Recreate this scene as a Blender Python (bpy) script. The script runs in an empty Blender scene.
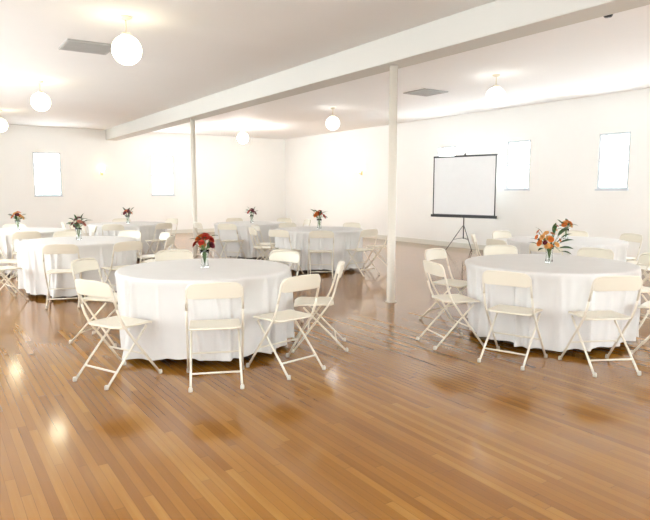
import bpy, bmesh, math, random
from mathutils import Vector, Matrix
random.seed(7)
scene = bpy.context.scene
COL = scene.collection
ALPHA = math.radians(33.6)
CA, SA = math.cos(ALPHA), math.sin(ALPHA)
def W(x, y):            # survey frame (taken from the camera's stand) -> room frame
    return (CA*x + SA*y, -SA*x + CA*y)

# ------------------------------------------------------------------ materials
def new_mat(name, color=(0.8,0.8,0.8), rough=0.5, metal=0.0, spec=0.5, trans=0.0, emis=None, estr=0.0,
            var=0.0, vscale=8.0, bump=0.0, bscale=40.0, ior=1.45, coat=0.0):
    m = bpy.data.materials.new(name); m.use_nodes = True
    nt = m.node_tree; b = nt.nodes["Principled BSDF"]
    b.inputs["Base Color"].default_value = (*color, 1)
    b.inputs["Roughness"].default_value = rough
    b.inputs["Metallic"].default_value = metal
    b.inputs["Specular IOR Level"].default_value = spec
    b.inputs["Transmission Weight"].default_value = trans
    b.inputs["IOR"].default_value = ior
    b.inputs["Coat Weight"].default_value = coat
    if emis:
        b.inputs["Emission Color"].default_value = (*emis, 1)
        b.inputs["Emission Strength"].default_value = estr
    tc = nt.nodes.new("ShaderNodeTexCoord")
    if var > 0:
        n = nt.nodes.new("ShaderNodeTexNoise"); n.inputs["Scale"].default_value = vscale
        n.inputs["Detail"].default_value = 4
        nt.links.new(tc.outputs["Object"], n.inputs["Vector"])
        r = nt.nodes.new("ShaderNodeValToRGB")
        r.color_ramp.elements[0].position = 0.3; r.color_ramp.elements[1].position = 0.7
        r.color_ramp.elements[0].color = (*[c*(1-var) for c in color], 1)
        r.color_ramp.elements[1].color = (*[min(1, c*(1+var)) for c in color], 1)
        nt.links.new(n.outputs["Fac"], r.inputs["Fac"])
        nt.links.new(r.outputs["Color"], b.inputs["Base Color"])
    if bump > 0:
        n2 = nt.nodes.new("ShaderNodeTexNoise"); n2.inputs["Scale"].default_value = bscale
        nt.links.new(tc.outputs["Object"], n2.inputs["Vector"])
        bp = nt.nodes.new("ShaderNodeBump"); bp.inputs["Strength"].default_value = bump
        bp.inputs["Distance"].default_value = 0.01
        nt.links.new(n2.outputs["Fac"], bp.inputs["Height"])
        nt.links.new(bp.outputs["Normal"], b.inputs["Normal"])
    return m

M_WALL = new_mat("wall_paint", (0.87,0.86,0.82), 0.6, var=0.01, vscale=1.5, bump=0.05, bscale=60)
M_WALLR = new_mat("wall_paint_right", (0.89,0.88,0.84), 0.6, var=0.01, vscale=1.5, bump=0.05, bscale=60)  # copy of the wall paint, albedo set apart to balance the right wall's light
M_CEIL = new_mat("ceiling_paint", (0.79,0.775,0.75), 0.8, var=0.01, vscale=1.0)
M_CEIL_LIT = new_mat("ceiling_paint_lit", (0.95,0.955,0.95), 0.8, var=0.01, vscale=1.0)  # lit copy of the ceiling paint: right bay's brightness put into the colour
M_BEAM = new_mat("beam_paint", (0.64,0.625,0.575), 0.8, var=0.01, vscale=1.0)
M_TRIM = new_mat("trim_paint", (0.70,0.68,0.60), 0.45, var=0.01)
M_WIN = new_mat("window_frame_paint", (0.58,0.62,0.65), 0.45, var=0.01)
M_POLE = new_mat("pole_paint", (0.72,0.67,0.58), 0.35, var=0.01)
M_CLOTH = new_mat("tablecloth_linen", (0.72,0.705,0.68), 0.8, spec=0.2, var=0.015, vscale=5, bump=0.08, bscale=25)
M_CHAIR = new_mat("chair_plastic", (0.75,0.70,0.58), 0.4, var=0.01)
M_TUBE = new_mat("chair_enamel_tube", (0.73,0.68,0.57), 0.3, var=0.01)
M_CAP = new_mat("foot_rubber", (0.62,0.58,0.5), 0.6, var=0.03)
M_PLY = new_mat("table_plywood", (0.45,0.30,0.17), 0.5, var=0.1)
M_STEEL = new_mat("table_leg_steel", (0.25,0.22,0.2), 0.4, metal=0.6, var=0.05)
M_GLASS = new_mat("vase_glass", (0.95,0.98,0.97), 0.02, trans=1.0, ior=1.35)
M_STEM = new_mat("stem_green", (0.08,0.17,0.04), 0.5, var=0.2)
M_LEAF = new_mat("leaf_green", (0.035,0.085,0.025), 0.5, var=0.35, vscale=20)
M_RED = new_mat("petal_red", (0.45,0.030,0.012), 0.6, var=0.25, vscale=30)
M_ORANGE = new_mat("petal_orange", (0.70,0.19,0.025), 0.6, var=0.2, vscale=30)
M_PEACH = new_mat("petal_peach", (0.80,0.42,0.13), 0.6, var=0.1, vscale=30)
M_PINK = new_mat("petal_pink", (0.62,0.24,0.18), 0.6, var=0.2, vscale=30)
M_BURG = new_mat("petal_burgundy", (0.14,0.010,0.022), 0.6, var=0.3, vscale=30)
M_BLACK = new_mat("black_metal", (0.02,0.02,0.022), 0.35, var=0.05)
M_SCREEN = new_mat("screen_fabric", (0.86,0.87,0.87), 0.9, var=0.01)
M_BRASS = new_mat("brass", (0.62,0.52,0.34), 0.35, metal=0.8, var=0.03)
M_FIT = new_mat("pale_lamp_fitting", (0.72,0.66,0.52), 0.35, metal=0.1, var=0.02)
M_GLOBE = new_mat("opal_globe", (0.9,0.88,0.8), 0.3, emis=(1.0,0.91,0.62), estr=4.5)
M_GLOBER = new_mat("opal_globe_bright", (0.9,0.88,0.8), 0.3, emis=(1.0,0.98,0.93), estr=2.0)
M_GLOBE_FILL = new_mat("corner_fill_globe", (0.9,0.88,0.8), 0.3, emis=(1.0,0.98,0.95), estr=100.0)  # glow of the added far lamp, fills the right rear corner
M_SCON = new_mat("sconce_glass", (0.9,0.85,0.7), 0.3, emis=(1.0,0.70,0.32), estr=4.5)
M_PANE = new_mat("daylight_pane", (0.9,0.95,1.0), 0.2, emis=(0.90,0.97,1.0), estr=12.0)
M_VENT = new_mat("vent_metal", (0.42,0.41,0.39), 0.5, var=0.05)

def floor_mat():
    m = bpy.data.materials.new("oak_strip_floor"); m.use_nodes = True
    nt = m.node_tree; N = nt.nodes; L = nt.links; b = N["Principled BSDF"]
    def mth(op, a, bb=None, c=None):
        n = N.new("ShaderNodeMath"); n.operation = op
        for i, v in enumerate((a, bb, c)):
            if v is None: continue
            if isinstance(v, (int, float)): n.inputs[i].default_value = v
            else: L.new(v, n.inputs[i])
        return n.outputs[0]
    tc = N.new("ShaderNodeTexCoord"); sp = N.new("ShaderNodeSeparateXYZ")
    L.new(tc.outputs["Object"], sp.inputs[0])
    X, Y = sp.outputs[0], sp.outputs[1]
    px = mth('DIVIDE', X, 0.050); ix = mth('FLOOR', px); fx = mth('FRACT', px)
    w1 = N.new("ShaderNodeTexWhiteNoise"); w1.noise_dimensions = '1D'; L.new(ix, w1.inputs["W"])
    py = mth('ADD', mth('DIVIDE', Y, 1.35), mth('MULTIPLY', w1.outputs["Value"], 13.7))
    iy = mth('FLOOR', py); fy = mth('FRACT', py)
    cmb = N.new("ShaderNodeCombineXYZ"); L.new(ix, cmb.inputs[0]); L.new(iy, cmb.inputs[1])
    w2 = N.new("ShaderNodeTexWhiteNoise"); w2.noise_dimensions = '2D'; L.new(cmb.outputs[0], w2.inputs["Vector"])
    g = N.new("ShaderNodeCombineXYZ")
    L.new(mth('MULTIPLY', X, 45.0), g.inputs[0]); L.new(mth('MULTIPLY', Y, 2.2), g.inputs[1])
    L.new(mth('MULTIPLY', w2.outputs["Value"], 50.0), g.inputs[2])
    ns = N.new("ShaderNodeTexNoise"); ns.inputs["Scale"].default_value = 1.0; ns.inputs["Detail"].default_value = 5
    L.new(g.outputs[0], ns.inputs["Vector"])
    fac = mth('ADD', mth('MULTIPLY', w2.outputs["Value"], 0.60), mth('MULTIPLY', ns.outputs["Fac"], 0.40))
    r = N.new("ShaderNodeValToRGB"); cr = r.color_ramp
    cr.elements[0].position = 0.10; cr.elements[0].color = (0.215,0.080,0.010,1)
    cr.elements[1].position = 0.95; cr.elements[1].color = (0.39,0.195,0.038,1)
    e = cr.elements.new(0.42); e.color = (0.275,0.114,0.015,1)
    e = cr.elements.new(0.70); e.color = (0.320,0.142,0.021,1)
    L.new(fac, r.inputs["Fac"])
    gap = mth('MAXIMUM', mth('LESS_THAN', fx, 0.045), mth('LESS_THAN', fy, 0.0025))
    mx = N.new("ShaderNodeMix"); mx.data_type = 'RGBA'
    L.new(mth('MULTIPLY', gap, 0.5), mx.inputs["Factor"]); L.new(r.outputs["Color"], mx.inputs["A"])
    mx.inputs["B"].default_value = (0.07,0.02,0.005,1)
    L.new(mx.outputs["Result"], b.inputs["Base Color"])
    L.new(mth('ADD', 0.12, mth('MULTIPLY', w2.outputs["Value"], 0.03)), b.inputs["Roughness"])
    b.inputs["Coat Weight"].default_value = 0.12; b.inputs["Coat Roughness"].default_value = 0.06
    return m
M_FLOOR = floor_mat()

# ------------------------------------------------------------------ mesh helpers
def mesh_obj(name, verts, faces, mat, smooth=True, parent=None):
    me = bpy.data.meshes.new(name); me.from_pydata([tuple(v) for v in verts], [], faces)
    bm = bmesh.new(); bm.from_mesh(me)
    bmesh.ops.recalc_face_normals(bm, faces=bm.faces)
    bm.to_mesh(me); bm.free()
    if smooth:
        for p in me.polygons: p.use_smooth = True
    me.materials.append(mat)
    o = bpy.data.objects.new(name, me); COL.objects.link(o)
    if parent: o.parent = parent
    return o

def box_data(x0,x1,y0,y1,z0,z1, V, F):
    i = len(V)
    V += [(x0,y0,z0),(x1,y0,z0),(x1,y1,z0),(x0,y1,z0),(x0,y0,z1),(x1,y0,z1),(x1,y1,z1),(x0,y1,z1)]
    F += [(i,i+3,i+2,i+1),(i+4,i+5,i+6,i+7),(i,i+1,i+5,i+4),(i+1,i+2,i+6,i+5),(i+2,i+3,i+7,i+6),(i+3,i,i+4,i+7)]
def boxes(name, lst, mat, parent=None, bevel=0.0):
    V, F = [], []
    for b in lst: box_data(*b, V, F)
    o = mesh_obj(name, V, F, mat, smooth=False, parent=parent)
    if bevel > 0:
        md = o.modifiers.new("bevel", 'BEVEL'); md.width = bevel; md.segments = 2
    return o

def tube_data(pts, r, seg, V, F, r2=None):
    pts = [Vector(p) for p in pts]; n = len(pts); i0 = len(V)
    t = (pts[1]-pts[0]).normalized()
    up = Vector((0,0,1)) if abs(t.z) < 0.9 else Vector((1,0,0))
    nrm = t.cross(up).normalized()
    for k in range(n):
        if k == 0: tt = (pts[1]-pts[0])
        elif k == n-1: tt = (pts[-1]-pts[-2])
        else: tt = (pts[k+1]-pts[k-1])
        tt.normalize()
        nrm = (nrm - tt*nrm.dot(tt)).normalized(); bi = tt.cross(nrm)
        rr = r if r2 is None else r + (r2-r)*k/(n-1)
        for s in range(seg):
            a = 2*math.pi*s/seg
            V.append(pts[k] + nrm*math.cos(a)*rr + bi*math.sin(a)*rr)
    for k in range(n-1):
        for s in range(seg):
            s2 = (s+1) % seg
            F.append((i0+k*seg+s, i0+k*seg+s2, i0+(k+1)*seg+s2, i0+(k+1)*seg+s))
    F.append(tuple(i0+s for s in range(seg))); F.append(tuple(i0+(n-1)*seg+s for s in reversed(range(seg))))
def tubes(name, lst, r, mat, seg=10, parent=None, r2=None):
    V, F = [], []
    for p in lst: tube_data(p, r, seg, V, F, r2)
    return mesh_obj(name, V, F, mat, parent=parent)

def lathe(name, prof, mat, seg=32, parent=None):
    V, F = [], []
    for (r, z) in prof:
        for s in range(seg):
            a = 2*math.pi*s/seg; V.append((r*math.cos(a), r*math.sin(a), z))
    for k in range(len(prof)-1):
        for s in range(seg):
            s2 = (s+1) % seg
            F.append((k*seg+s, k*seg+s2, (k+1)*seg+s2, (k+1)*seg+s))
    o = mesh_obj(name, V, F, mat, parent=parent)
    bm = bmesh.new(); bm.from_mesh(o.data)
    bmesh.ops.remove_doubles(bm, verts=bm.verts, dist=0.0002)
    bmesh.ops.recalc_face_normals(bm, faces=bm.faces)
    bm.to_mesh(o.data); bm.free()
    for p in o.data.polygons: p.use_smooth = True
    return o

def empty(name, loc, rot=0.0, label="", cat="", group=None):
    e = bpy.data.objects.new(name, None); e.empty_display_size = 0.1
    e.location = loc; e.rotation_euler = (0,0,rot); COL.objects.link(e)
    e["label"] = label; e["category"] = cat
    if group: e["group"] = group
    return e
def copy_thing(root, loc, rot, label=None):
    r = root.copy(); COL.objects.link(r); r.location = loc; r.rotation_euler = (0,0,rot)
    if label: r["label"] = label
    for c in root.children:
        cc = c.copy(); COL.objects.link(cc); cc.parent = r
        cc.matrix_parent_inverse = c.matrix_parent_inverse.copy()
    return r
def structure(o, label=None):
    o["kind"] = "structure"
    if label: o["label"] = label
    return o

# ------------------------------------------------------------------ room
X0, X1, Y0, Y1, ZC = -1.6, 11.6, -4.0, 20.2, 3.42
f = boxes("floor", [(X0,X1+0.2,Y0,Y1+0.2,-0.15,0)], M_FLOOR); structure(f, "glossy honey-coloured oak strip floor"); f["category"]="floor"
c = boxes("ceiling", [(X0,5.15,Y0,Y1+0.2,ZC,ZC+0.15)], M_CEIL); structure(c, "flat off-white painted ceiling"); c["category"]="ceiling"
c = boxes("ceiling", [(5.15,X1+0.2,Y0,Y1+0.2,ZC,ZC+0.15)], M_CEIL_LIT); structure(c, "flat ceiling bay beyond the beam, its brighter light put into the colour"); c["category"]="ceiling"
def wall_holes(name, axis, pos, th, a0, a1, holes, mat):
    lst = []; cur = a0
    def add(s0, s1, z0, z1):
        if axis == 'x': lst.append((pos, pos+th, s0, s1, z0, z1))
        else: lst.append((s0, s1, pos, pos+th, z0, z1))
    for (h0,h1,z0,z1) in sorted(holes):
        add(cur, h0, 0, ZC); add(h0, h1, 0, z0); add(h0, h1, z1, ZC); cur = h1
    add(cur, a1, 0, ZC)
    return boxes(name, lst, mat)
winR = [(y-0.33, y+0.33, 1.52, 2.64) for y in (2.27, 4.62, 6.97, 9.31, 11.65)]  # two nearest the front are out of view, added for their light
winB = [(x-0.39, x+0.39, 1.33, 2.64) for x in (3.2, 6.8)]
w = structure(wall_holes("wall_right", 'x', X1, 0.2, Y0, Y1+0.2, winR, M_WALLR), "cream painted wall with small windows, colour offset to balance the light"); w["category"]="wall"
w = structure(wall_holes("wall_back", 'y', Y1, 0.2, X0, X1, winB, M_WALL), "cream painted wall with small windows"); w["category"]="wall"
w = structure(wall_holes("wall_front", 'y', Y0-0.2, 0.2, X0, X1, [(5.5,8.4,0.3,3.2),(8.6,11.4,0.3,3.2)], M_WALL), "unseen cream painted wall, wide openings added to let daylight in"); w["category"]="wall"  # unseen wall cuts frontal fill; openings added to brighten the right bay
w = structure(wall_holes("wall_left", 'x', X0-0.2, 0.2, Y0, Y1+0.2, [(-3.0,-0.4,0.6,3.0),(0.6,2.6,0.6,3.0),(4.5,5.5,0.6,3.0),(7.6,9.2,0.6,3.0),(10.4,14.2,0.4,3.1),(15.4,16.5,0.6,3.0)], M_WALL), "unseen cream painted wall, tall openings added and sized for the daylight"); w["category"]="wall"  # unseen wall; openings invented and sized to steer daylight onto tables and back
b = structure(boxes("baseboard_right", [(X1-0.018,X1-0.001,Y0,Y1-0.02,0.001,0.13)], M_TRIM, bevel=0.004), "cream painted baseboard"); b["category"]="baseboard"
b = structure(boxes("baseboard_back", [(X0,X1-0.02,Y1-0.018,Y1-0.001,0.001,0.13)], M_TRIM, bevel=0.004), "cream painted baseboard"); b["category"]="baseboard"
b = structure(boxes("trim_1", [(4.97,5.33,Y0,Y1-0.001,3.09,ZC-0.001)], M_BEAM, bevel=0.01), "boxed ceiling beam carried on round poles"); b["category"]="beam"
wi = 1
for (h, ax) in [(q,'x') for q in winR] + [(q,'y') for q in winB]:
    a0,a1,z0,z1 = h; L = []; t = 0.04; m = (a0+a1)/2
    def seg(s0,s1,zz0,zz1,d0=0.01,d1=0.06):
        if ax == 'x': L.append((X1+d0, X1+d1, s0, s1, zz0, zz1))
        else: L.append((s0, s1, Y1+d0, Y1+d1, zz0, zz1))
    seg(a0,a0+t,z0,z1); seg(a1-t,a1,z0,z1); seg(a0+t,a1-t,z1-t,z1); seg(a0+t,a1-t,z0,z0+t)
    seg(a0+t,a1-t,(z0+z1)/2-0.016,(z0+z1)/2+0.016,0.03,0.055)
    seg(a0-0.02,a1+0.02,z0-0.03,z0-0.001,-0.04,-0.001)
    o = structure(boxes("window_%d" % wi, L, M_WIN), "small white-framed window glowing with daylight"); o["category"]="window"
    if ax == 'x': p = boxes("pane", [(X1+0.06,X1+0.068,a0+0.002,a1-0.002,z0+0.002,z1-0.002)], M_PANE, parent=o)
    else: p = boxes("pane", [(a0+0.002,a1-0.002,Y1+0.06,Y1+0.068,z0+0.002,z1-0.002)], M_PANE, parent=o)
    wi += 1

# poles
for i, yy in enumerate((6.15, 13.15)):
    o = lathe("support_pole" if i == 0 else "support_pole.001",
              [(0,0.001),(0.075,0.001),(0.075,0.010),(0.056,0.014),(0.054,0.02),(0.054,3.088),(0,3.088)], M_POLE, 32)
    o.location = (5.15, yy, 0); o["category"] = "pole"; o["group"] = "ceiling support poles"
    o["label"] = "slim round cream-painted steel pole under the ceiling beam"

# vents
def vent(name, x, y):
    s = 0.31; z = ZC-0.002
    L = [(-s,s,-s,-s+0.03,-0.02,0),(-s,s,s-0.03,s,-0.02,0),(-s,-s+0.03,-s+0.03,s-0.03,-0.02,0),(s-0.03,s,-s+0.03,s-0.03,-0.02,0),
         (-s+0.03,s-0.03,-s+0.03,s-0.03,-0.006,-0.001)]
    n = 12
    for k in range(n):
        yy = -s+0.05+k*(2*s-0.1)/(n-1)
        L.append((-s+0.03,s-0.03,yy-0.008,yy+0.008,-0.017,-0.006))
    o = boxes(name, L, M_VENT); o.location = (x,y,z); o["category"]="vent"; o["group"]="ceiling vents"
    o["label"] = "square grey louvred air vent set in the ceiling"
vent("ceiling_vent", 1.96, 8.72); vent("ceiling_vent.001", 8.36, 9.0)
o = lathe("smoke_detector", [(0,-0.03),(0.035,-0.03),(0.045,-0.02),(0.05,0),(0,0)], M_BLACK, 24)
o.location = (6.4, 4.0, ZC-0.001); o["category"]="detector"; o["label"]="small dark round detector on the ceiling"

# pendant globes
root = empty("pendant_lamp", (2.0,7.03,0), 0, "round opal glass globe pendant lamp, lit, on short stem", "lamp", "globe pendant lamps")
lathe("canopy", [(0,3.419),(0.065,3.419),(0.065,3.405),(0.03,3.385),(0,3.385)], M_FIT, 24, root)
lathe("rod", [(0,3.386),(0.009,3.386),(0.009,3.24),(0,3.24)], M_FIT, 12, root)
lathe("fitter", [(0,3.25),(0.045,3.247),(0.055,3.23),(0.055,3.205),(0,3.205)], M_FIT, 24, root)
GR = 0.163
gl = lathe("globe_shade", [(GR*math.sin(math.pi*k/24), 3.06-GR*math.cos(math.pi*k/24)) for k in range(25)], M_GLOBE, 36, root)
for (x,y) in [(1.84,11.93),(1.65,16.7)]:
    copy_thing(root, (x,y,0), 0)
def alt(m):
    me = gl.data.copy(); me.materials.clear(); me.materials.append(m); return me
gr_me, gf_me = alt(M_GLOBER), alt(M_GLOBE_FILL)
for (x,y,mm) in [(8.12,7.03,gr_me),(8.12,11.89,gr_me),(8.12,16.7,gf_me)]:  # last one is an added lamp, strong fill for the far right corner
    r_ = copy_thing(root, (x,y,0), 0)
    for cc in r_.children:
        if cc.name.startswith("globe_shade"): cc.data = mm

# sconces
root = empty("wall_sconce", (4.8,Y1-0.001,2.07), 0, "small lit wall sconce with amber glass shade on cream wall", "lamp", "wall sconces")
boxes("back_plate", [(-0.04,0.04,-0.02,0,-0.10,0.06)], M_BRASS, root, 0.005)
tubes("arm", [[(0,-0.02,-0.05),(0,-0.07,-0.06),(0,-0.10,-0.04),(0,-0.10,0.0)]], 0.008, M_BRASS, 8, root)
sh = lathe("sconce_shade", [(0.02,0.0),(0.055,0.02),(0.07,0.07),(0.09,0.13),(0.086,0.13),(0.065,0.07),(0.05,0.025),(0.0,0.012)], M_SCON, 24, root)
sh.location = (0,-0.10,0)
copy_thing(root, (X1-0.001,15.35,2.07), -math.pi/2)

# ------------------------------------------------------------------ tables
R = 0.84
def make_cloth():
    rnd = random.Random(5); V, F = [], []; seg = 400
    folds = []; a = 0.0
    while a < 2*math.pi-0.08:
        folds.append((a, rnd.choice([0.25,0.5,0.8,1.0,1.2]), rnd.uniform(0.022,0.056), rnd.uniform(-0.07,0.07))); a += rnd.uniform(0.10,0.36)
    def fold(th, d):
        s = 0
        for (c,amp,wd,sl) in folds:
            dd = (th-c-sl*d+math.pi) % (2*math.pi)-math.pi
            s += amp*math.exp(-(dd/(wd*(0.75+0.6*d)))**2)
        return s
    rings = [(0.0,0.762,0),(0.3,0.762,0),(0.6,0.762,0),(0.80,0.762,0),(R-0.018,0.761,0),(R-0.006,0.757,0),(R,0.748,0),(R+0.002,0.735,0.0)]
    H = 0.06
    for k in range(1,19):
        d = k/18; z = 0.735-(0.735-H)*d
        rings.append((R+0.002, z, d))
    for (r,z,d) in rings:
        for s in range(seg):
            th = 2*math.pi*s/seg
            if d > 0:
                g = fold(th,d)
                rr = r + 0.084*(d**0.5)*g - 0.066*(d**0.55) + 0.008*math.sin(5*th+1.0)*d + 0.005*math.sin(23*th+6*d)*d
            else: rr = r
            zz = z + (0.012*math.sin(3*th+1)+0.010*math.sin(7*th)+0.006*math.sin(17*th+2))*d*d
            V.append((rr*math.cos(th), rr*math.sin(th), zz))
    n = len(rings)
    for k in range(n-1):
        for s in range(seg):
            s2 = (s+1)%seg; F.append((k*seg+s,k*seg+s2,(k+1)*seg+s2,(k+1)*seg+s))
    return V, F
troot = empty("banquet_table", (0,0,0), 0, "round banquet table under a floor-length white tablecloth", "table", "round banquet tables")
V,F = make_cloth()
cl = mesh_obj("tablecloth", V, F, M_CLOTH, parent=troot)
bm = bmesh.new(); bm.from_mesh(cl.data); bmesh.ops.remove_doubles(bm, verts=bm.verts, dist=0.0005); bm.to_mesh(cl.data); bm.free()
for p in cl.data.polygons: p.use_smooth = True
lathe("tabletop", [(0,0.73),(R-0.02,0.73),(R-0.012,0.735),(R-0.012,0.753),(R-0.02,0.757),(0,0.757)], M_PLY, 64, troot)
for a in range(4):
    an = math.pi/4+a*math.pi/2; q = Matrix.Rotation(an,4,'Z')
    pts = [q@Vector(p) for p in [(0.42,0,0.729),(0.44,0,0.4),(0.5,0,0.03),(0.5,0,0.002)]]
    tubes("leg", [pts], 0.016, M_STEEL, 10, troot)

T = [  # survey-frame table centres, chair angles (angle, or (angle, distance))
 ("T1",(-1.15,5.70),[285,(242,1.08),(169,1.05),(117,1.07),(57,1.07),-42,(-2,1.065)]),
 ("T2",(2.30,6.12),[235,272,(197,1.08),(140,1.08),95,47,14,-40]),
 ("T3",(3.60,8.95),[206,168,238,312,346,22,62,118]),
 ("T5",(-3.66,8.90),[282,320,3,180,228,120,75,38]),
 ("T4",(-0.11,11.5),[272,312,348,203,165,120,60,238]),
 ("T6",(-5.68,11.1),[235,268,302,338,20,120]),
 ("T7",(-4.40,13.4),[275,320,170,205,60,115,240]),
 ("T8",(-1.66,13.6),[255,215,60,115,20]),
]
tab = []
for i,(n,(x,y),angs) in enumerate(T):
    wx, wy = W(x,y); rz = [2.0,0.4,1.1,2.7,3.9,5.0,0.9,1.7][i]
    if i == 0: tr_ = troot; troot.location = (wx,wy,0); troot.rotation_euler = (0,0,rz)
    else: tr_ = copy_thing(troot, (wx,wy,0), rz)
    s_ = {"T1":0.97,"T5":0.965}.get(n,1.0); tr_.scale = (s_,s_,1)
    tab.append((wx,wy))

# ------------------------------------------------------------------ chair
croot = empty("folding_chair", (0,0,0), 0, "ivory plastic folding chair with tubular frame at round table", "chair", "folding chairs around the banquet tables")
def leg_pts(sx):
    return [(sx*0.222,0.215,0.012),(sx*0.218,0.10,0.165),(sx*0.215,-0.03,0.335),(sx*0.214,-0.115,0.45),(sx*0.213,-0.150,0.52),(sx*0.211,-0.175,0.60)]
for sx in (-1,1):
    tubes("leg", [leg_pts(sx)], 0.0102, M_TUBE, 10, croot)
for sx in (-1,1):
    tubes("leg", [[(sx*0.192,-0.275,0.012),(sx*0.190,-0.13,0.165),(sx*0.188,0.03,0.325),(sx*0.188,0.12,0.418)]], 0.0094, M_TUBE, 10, croot)
# back frame: inverted U
pts = [(-0.211,-0.175,0.60),(-0.209,-0.198,0.68),(-0.207,-0.213,0.735)]
rc = 0.055
for k in range(0,7):
    a = math.pi - k*math.pi/12
    pts.append((-0.207+rc+rc*math.cos(a), -0.215-0.014*math.sin(math.pi-a), 0.745+rc*math.sin(math.pi-a)))
for k in range(1,8):
    x = -0.152+0.304*k/8
    pts.append((x, -0.229-0.022*(1-(x/0.152)**2), 0.80+0.010*(1-(x/0.152)**2)))
pts += [(-p[0],p[1],p[2]) for p in reversed(pts[:10])]
tubes("back_frame", [pts], 0.0102, M_TUBE, 10, croot)
tubes("crossbar", [[(-0.189,-0.185,0.107),(0,-0.185,0.107),(0.189,-0.185,0.107)]], 0.008, M_TUBE, 8, croot)
tubes("crossbar", [[(-0.216,0.075,0.197),(0,0.075,0.197),(0.216,0.075,0.197)]], 0.008, M_TUBE, 8, croot)
tubes("hinge_rod", [[(-0.212,-0.10,0.43),(0,-0.10,0.43),(0.212,-0.10,0.43)]], 0.006, M_TUBE, 8, croot)
for (sx,yy,xx) in [(-1,0.222,0.2225),(1,0.222,0.2225),(-1,-0.283,0.192),(1,-0.283,0.192)]:
    o = lathe("foot_cap", [(0,0.001),(0.015,0.001),(0.016,0.008),(0.015,0.028),(0.011,0.034),(0,0.034)], M_CAP, 14, croot)
    o.location = (sx*xx, yy, 0)
def slab(name, nu, nv, fn, mat, parent, bev=0.006):
    V,F = [],[]
    for j in range(nv+1):
        for i in range(nu+1):
            a,b_ = fn(i/nu,j/nv); V.append(a)
    off = len(V)
    for j in range(nv+1):
        for i in range(nu+1):
            a,b_ = fn(i/nu,j/nv); V.append(b_)
    w_ = nu+1
    for j in range(nv):
        for i in range(nu):
            q = (j*w_+i, j*w_+i+1,(j+1)*w_+i+1,(j+1)*w_+i); F.append(q); F.append(tuple(off+x for x in reversed(q)))
    for i in range(nu):
        F.append((i,i+1,off+i+1,off+i)); F.append((nv*w_+i+1,nv*w_+i,off+nv*w_+i,off+nv*w_+i+1))
    for j in range(nv):
        F.append((j*w_,(j+1)*w_,off+(j+1)*w_,off+j*w_)); F.append((j*w_+nu,(j+1)*w_+nu,off+(j+1)*w_+nu,off+j*w_+nu)[::-1])
    o = mesh_obj(name, V, F, mat, smooth=True, parent=parent)
    md = o.modifiers.new("bevel",'BEVEL'); md.width = bev; md.segments = 3; md.limit_method='ANGLE'; md.angle_limit=math.radians(50)
    return o
def seat_fn(u,v):
    hw = 0.198
    y = -0.165 + 0.375*v
    rcn = 0.06
    d = max(0, (rcn - min(v,1-v)*0.375))/rcn
    w_ = hw - rcn*(1-math.sqrt(max(0,1-d*d)))
    x = (2*u-1)*w_
    z = 0.452 - 0.012*(1-(2*u-1)**2)*math.sin(math.pi*min(1,v*1.1)) - 0.02*max(0,(v-0.8)/0.2)**2
    return (x,y,z),(x,y,z-0.016)
slab("seat", 16, 16, seat_fn, M_CHAIR, croot, 0.005)
def back_fn(u,v):
    x = (2*u-1)*0.205
    rcn = 0.055
    e = max(0, (rcn-(0.205-abs(x))))/rcn
    zt = 0.810 - rcn*(1-math.sqrt(max(0,1-e*e))) + 0.008*(1-(x/0.205)**2)
    zb = 0.684 + 0.5*0.03*e*e + 0.008*(1-(x/0.205)**2)
    z = zb + (zt-zb)*v
    lean = -0.175 - (z-0.60)*0.27
    y = lean - 0.032*(1-(x/0.205)**2)
    return (x,y+0.0085,z),(x,y-0.0095,z)
slab("backrest", 20, 8, back_fn, M_CHAIR, croot, 0.004)

first = True; DIST = 1.10
for (n,(x,y),angs) in T:
    for a in angs:
        dist = DIST
        if isinstance(a, tuple): a, dist = a
        jd = random.uniform(-0.02,0.03); jr = random.uniform(-5,5)
        if n == "T1" and a == 285: jd, jr = -0.02, -4
        d = dist + jd; ar = math.radians(a)
        wx, wy = W(x + d*math.cos(ar), y + d*math.sin(ar))
        rz = ar + math.pi/2 + math.radians(jr) - ALPHA
        if first:
            croot.location = (wx,wy,0); croot.rotation_euler=(0,0,rz); first=False
        else: copy_thing(croot, (wx,wy,0), rz)

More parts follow.
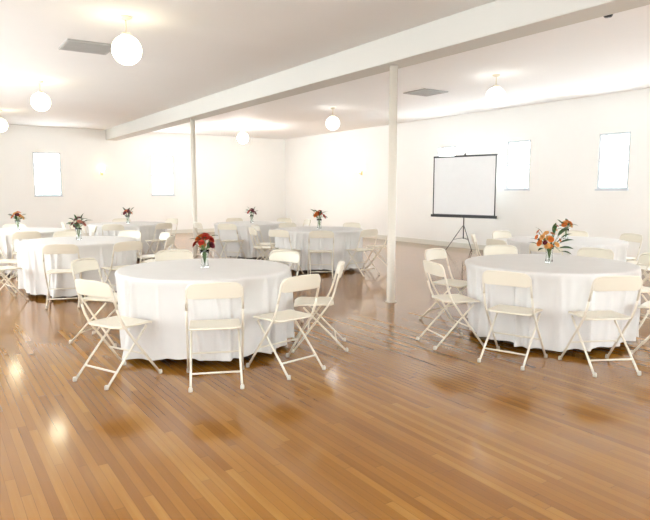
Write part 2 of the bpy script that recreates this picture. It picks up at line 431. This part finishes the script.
# ------------------------------------------------------------------ flowers
def bloom_mesh(name, mat, layers=5, n0=6, seed=0, flat=0.0):
    rnd = random.Random(seed); V,F = [],[]
    for l in range(layers):
        t = l/(layers-1) if layers>1 else 1
        n = n0 + int(l*2.5)
        elev = math.radians(82 - 72*t) ; ln = 0.45+0.55*t; wd = 0.17+0.16*t
        for k in range(n):
            az = 2*math.pi*(k+0.5*(l%2))/n + rnd.uniform(-.1,.1)
            el = elev + rnd.uniform(-.12,.12); i = len(V)
            rows = [(0.0,0.25),(0.35,0.8),(0.7,1.0),(0.92,0.65),(1.0,0.12)]
            for (s,wf) in rows:
                cup = 0.12*math.sin(s*math.pi)*(1-flat)
                e2 = el + 0.35*s*(1-t)
                rr = s*ln*math.cos(e2); zz = s*ln*math.sin(e2)*0.8 + 0.05
                for side in (-1,0,1):
                    off = side*wd*wf
                    px = rr*math.cos(az) - off*math.sin(az); py = rr*math.sin(az) + off*math.cos(az)
                    V.append((px,py,zz + (abs(side)*cup)))
            for r_ in range(4):
                for c_ in range(2):
                    a = i+r_*3+c_; F.append((a,a+1,a+4,a+3))
    i = len(V)
    for a in range(8):
        V.append((0.16*math.cos(a*math.pi/4),0.16*math.sin(a*math.pi/4),0.12))
    V.append((0,0,0.32)); V.append((0,0,-0.08))
    for a in range(8):
        F.append((i+a,i+(a+1)%8,i+8)); F.append((i+(a+1)%8,i+a,i+9))
    me = bpy.data.meshes.new(name); me.from_pydata(V,[],F)
    for p in me.polygons: p.use_smooth = True
    me.materials.append(mat); return me
BM = {k: bloom_mesh("bloom_"+k, m, 6, 6, i) for i,(k,m) in enumerate(dict(red=M_RED,orange=M_ORANGE,peach=M_PEACH,pink=M_PINK,burg=M_BURG).items())}
def leaf_mesh():
    V,F = [],[]
    rows = [(0,0.02),(0.15,0.10),(0.35,0.17),(0.6,0.16),(0.82,0.09),(1.0,0.005)]
    for (s,w_) in rows:
        z = 0.25*s - 0.35*s*s
        V += [(s,-w_,z+0.04*(w_/0.17)),(s,0,z),(s,w_,z+0.04*(w_/0.17))]
    for r_ in range(5):
        for c_ in range(2):
            a = r_*3+c_; F.append((a,a+1,a+4,a+3))
    me = bpy.data.meshes.new("leaf"); me.from_pydata(V,[],F)
    for p in me.polygons: p.use_smooth = True
    me.materials.append(M_LEAF); return me
LM = leaf_mesh()
vase_prof = [(0,0.001),(0.034,0.001),(0.038,0.006),(0.033,0.04),(0.031,0.08),(0.036,0.13),(0.048,0.172),(0.045,0.172),(0.033,0.13),(0.028,0.08),(0.030,0.04),(0.032,0.012),(0,0.010)]
vase_me = None
def arrangement(tx, ty, blooms, leaves, label, seed, sc=1.0, dx=0.0, dy=0.0):
    global vase_me
    rnd = random.Random(seed)
    root = empty("flower_arrangement", (tx+dx,ty+dy,0.7625), 0, label, "flowers", "table centrepieces")
    root.scale = (sc,sc,sc)
    if vase_me is None:
        v = lathe("vase", vase_prof, M_GLASS, 32, root); vase_me = v.data
    else:
        v = bpy.data.objects.new("vase", vase_me); COL.objects.link(v); v.parent = root
    V,F = [],[]
    for (x,y,z,r,c) in blooms:
        ang = math.atan2(y,x)
        tube_data([(-0.4*x*0.12,-0.4*y*0.12,0.016),(0.015*math.cos(ang),0.015*math.sin(ang),0.10),(0.3*x,0.3*y,0.18),(x*0.97,y*0.97,z)],0.0026,6,V,F)
    for (x,y,z,L_,el) in leaves:
        tube_data([(0,0,0.03),(0.01*(1 if x>0 else -1),0,0.12),(x*0.4,y*0.4,0.19 if z>0.19 else 0.175),(x,y,z)],0.002,6,V,F)
    mesh_obj("stems", V, F, M_STEM, parent=root)
    for (x,y,z,r,c) in blooms:
        o = bpy.data.objects.new("flower", BM[c]); COL.objects.link(o); o.parent = root
        o.location=(x,y,z); o.scale=(r,r,r)
        d = Vector((x*2.2,y*2.2,max(0.12,z-0.14))).normalized()
        o.rotation_mode='QUATERNION'; o.rotation_quaternion = d.to_track_quat('Z','Y')
    for (x,y,z,L_,el) in leaves:
        o = bpy.data.objects.new("leaf", LM); COL.objects.link(o); o.parent = root
        o.location=(x,y,z); o.scale=(L_,L_,L_); o.rotation_euler=(rnd.uniform(-.4,.4),-el,math.atan2(y,x))
    return root
def gen(n, spread, zlo, zhi, r, cols, nl, seed, ll=0.09):
    rnd = random.Random(seed); B=[];Lv=[]
    for k in range(n):
        a = 2.4*k+rnd.uniform(-.3,.3); t = math.sqrt((k+0.3)/n)
        B.append((spread*t*math.cos(a),spread*t*math.sin(a), zhi-(zhi-zlo)*t*t+rnd.uniform(-.01,.01), r*rnd.uniform(.8,1.15), cols[k%len(cols)]))
    for k in range(nl):
        a = 2*math.pi*k/nl + rnd.uniform(-.3,.3); q = spread*rnd.uniform(.5,.9)
        Lv.append((q*math.cos(a),q*math.sin(a),rnd.uniform(zlo-0.03,zhi),ll*rnd.uniform(.8,1.3),rnd.uniform(-.2,1.0)))
    return B,Lv
B,Lv = gen(12,0.092,0.20,0.31,0.040,["red","orange","red","burg","orange","red","red"],10,11,0.08)
arrangement(*tab[0],B,Lv,"bouquet of red and rust blooms in clear glass vase",1)
def rel(a, t, z):
    x, y = W(a, t); return x, y, z
BB = [(-0.12,-0.05,0.20,0.036,"orange"),(-0.06,-0.10,0.18,0.034,"peach"),(-0.09,-0.04,0.26,0.036,"peach"),(-0.02,-0.08,0.24,0.034,"orange"),(-0.05,-0.03,0.30,0.032,"peach"),(-0.14,-0.02,0.26,0.028,"orange"),
      (0.04,-0.08,0.19,0.032,"peach"),(0.02,-0.01,0.29,0.032,"orange"),(0.05,0.0,0.33,0.026,"peach"),(0.07,0.01,0.37,0.020,"pink"),(-0.11,0.03,0.31,0.028,"orange"),(0.02,0.08,0.24,0.036,"peach"),(-0.06,0.09,0.22,0.036,"burg"),(0.08,-0.05,0.23,0.024,"orange"),(-0.08,-0.09,0.21,0.026,"burg"),(-0.02,-0.08,0.17,0.028,"orange")]
B = [(*rel(a,t,z),r,c) for (a,t,z,r,c) in BB]
LL = [(0.07,-0.06,0.15,0.15,0.1),(0.09,-0.03,0.20,0.14,0.35),(0.06,-0.05,0.27,0.14,0.9),(0.09,-0.06,0.25,0.12,0.55),(0.05,0.05,0.30,0.12,1.1),(0.08,-0.08,0.12,0.12,-0.1),(0.05,-0.09,0.22,0.11,0.5),
      (-0.08,-0.06,0.15,0.10,-0.1),(-0.10,0.0,0.22,0.11,0.3),(-0.06,0.03,0.28,0.11,0.9),(-0.02,-0.10,0.16,0.10,0.0),(0.0,0.1,0.2,0.12,0.4),(-0.1,0.08,0.18,0.1,0.2),(0.02,-0.05,0.30,0.10,1.2),(0.10,0.0,0.28,0.12,0.7)]
Lv = [(*rel(a,t,z),l,e) for (a,t,z,l,e) in LL]
arrangement(*tab[1],B,Lv,"loose bouquet of orange and peach blooms with spiky green sprigs",2,1.0)
specs = {2:(["orange","peach"],0.9),3:(["burg","burg","pink"],1.0),4:(["red","orange","red"],1.05),5:(["orange","peach","burg","orange"],1.0),6:(["burg","orange"],0.95),7:(["burg","red","burg"],0.95)}
labs = {2:"small orange and peach bouquet in glass vase on tablecloth",3:"leafy dark burgundy bouquet in glass vase on tablecloth",4:"bright red bouquet in glass vase on tablecloth",
        5:"mixed orange and peach bouquet in glass vase",6:"small burgundy and orange bouquet in glass vase",7:"small dark red bouquet in glass vase"}
for i in range(2,8):
    B,Lv = gen(7 if i==3 else 6,0.085,0.20,0.30,0.042 if i==3 else 0.046,specs[i][0],13 if i==3 else 11,20+i,0.11)
    arrangement(*tab[i],B,Lv,labs[i],i,specs[i][1]*1.05)

# ------------------------------------------------------------------ projector screen
lx,ly = W(2.79,15.4); rx,ry = W(4.06,14.25)
cx,cy = (lx+rx)/2,(ly+ry)/2; Wd = math.hypot(rx-lx,ry-ly)
root = empty("projector_screen", (cx,cy,0), math.atan2(ry-ly,rx-lx), "portable white projection screen with black border on a tripod", "projector screen")
h = Wd/2; zb, zt = 0.87, 2.33
boxes("screen_fabric", [(-h+0.03,h-0.03,-0.062,-0.058,zb+0.03,zt-0.03)], M_SCREEN, root)
boxes("screen_border", [(-h,-h+0.03,-0.064,-0.056,zb+0.02,zt),(h-0.03,h,-0.064,-0.056,zb+0.02,zt),(-h+0.03,h-0.03,-0.064,-0.056,zt-0.03,zt),(-h+0.03,h-0.03,-0.064,-0.056,zb+0.0,zb+0.03)], M_BLACK, root)
tubes("top_bar", [[(-h-0.01,-0.05,zt),(h+0.01,-0.05,zt)]], 0.012, M_BLACK, 10, root)
boxes("screen_case", [(-h-0.04,h+0.04,-0.095,-0.025,zb-0.045,zb+0.02)], M_BLACK, root, 0.012)
tubes("pole", [[(0,0,0.30),(0,0,zt+0.06)]], 0.013, M_BLACK, 12, root)
for a in (90, 210, 330):
    ar = math.radians(a)
    tubes("leg", [[(0.02*math.cos(ar),0.02*math.sin(ar),0.62),(0.42*math.cos(ar),0.42*math.sin(ar),0.012)]], 0.009, M_BLACK, 8, root)
    tubes("brace", [[(0.015*math.cos(ar),0.015*math.sin(ar),0.32),(0.24*math.cos(ar),0.24*math.sin(ar),0.283)]], 0.006, M_BLACK, 8, root)
tubes("hanger", [[(0,0,zt+0.05),(0,-0.05,zt+0.03),(0,-0.05,zt)]], 0.007, M_BLACK, 8, root)

# ------------------------------------------------------------------ light
wd = bpy.data.worlds.new("daylight"); scene.world = wd; wd.use_nodes = True
bg = wd.node_tree.nodes["Background"]; bg.inputs[0].default_value = (0.90,0.96,1.0,1); bg.inputs[1].default_value = 5.9

# ------------------------------------------------------------------ camera
cam = bpy.data.cameras.new("camera"); co = bpy.data.objects.new("camera",cam); COL.objects.link(co)
co.location=(0,0,1.5); co.rotation_euler=(math.radians(90-6.65),0,-ALPHA)
cam.sensor_width=36; cam.lens=600/650*36; cam.clip_end=200
scene.camera = co
scene.view_settings.view_transform='Standard'; scene.view_settings.look='None'; scene.view_settings.exposure=0.78
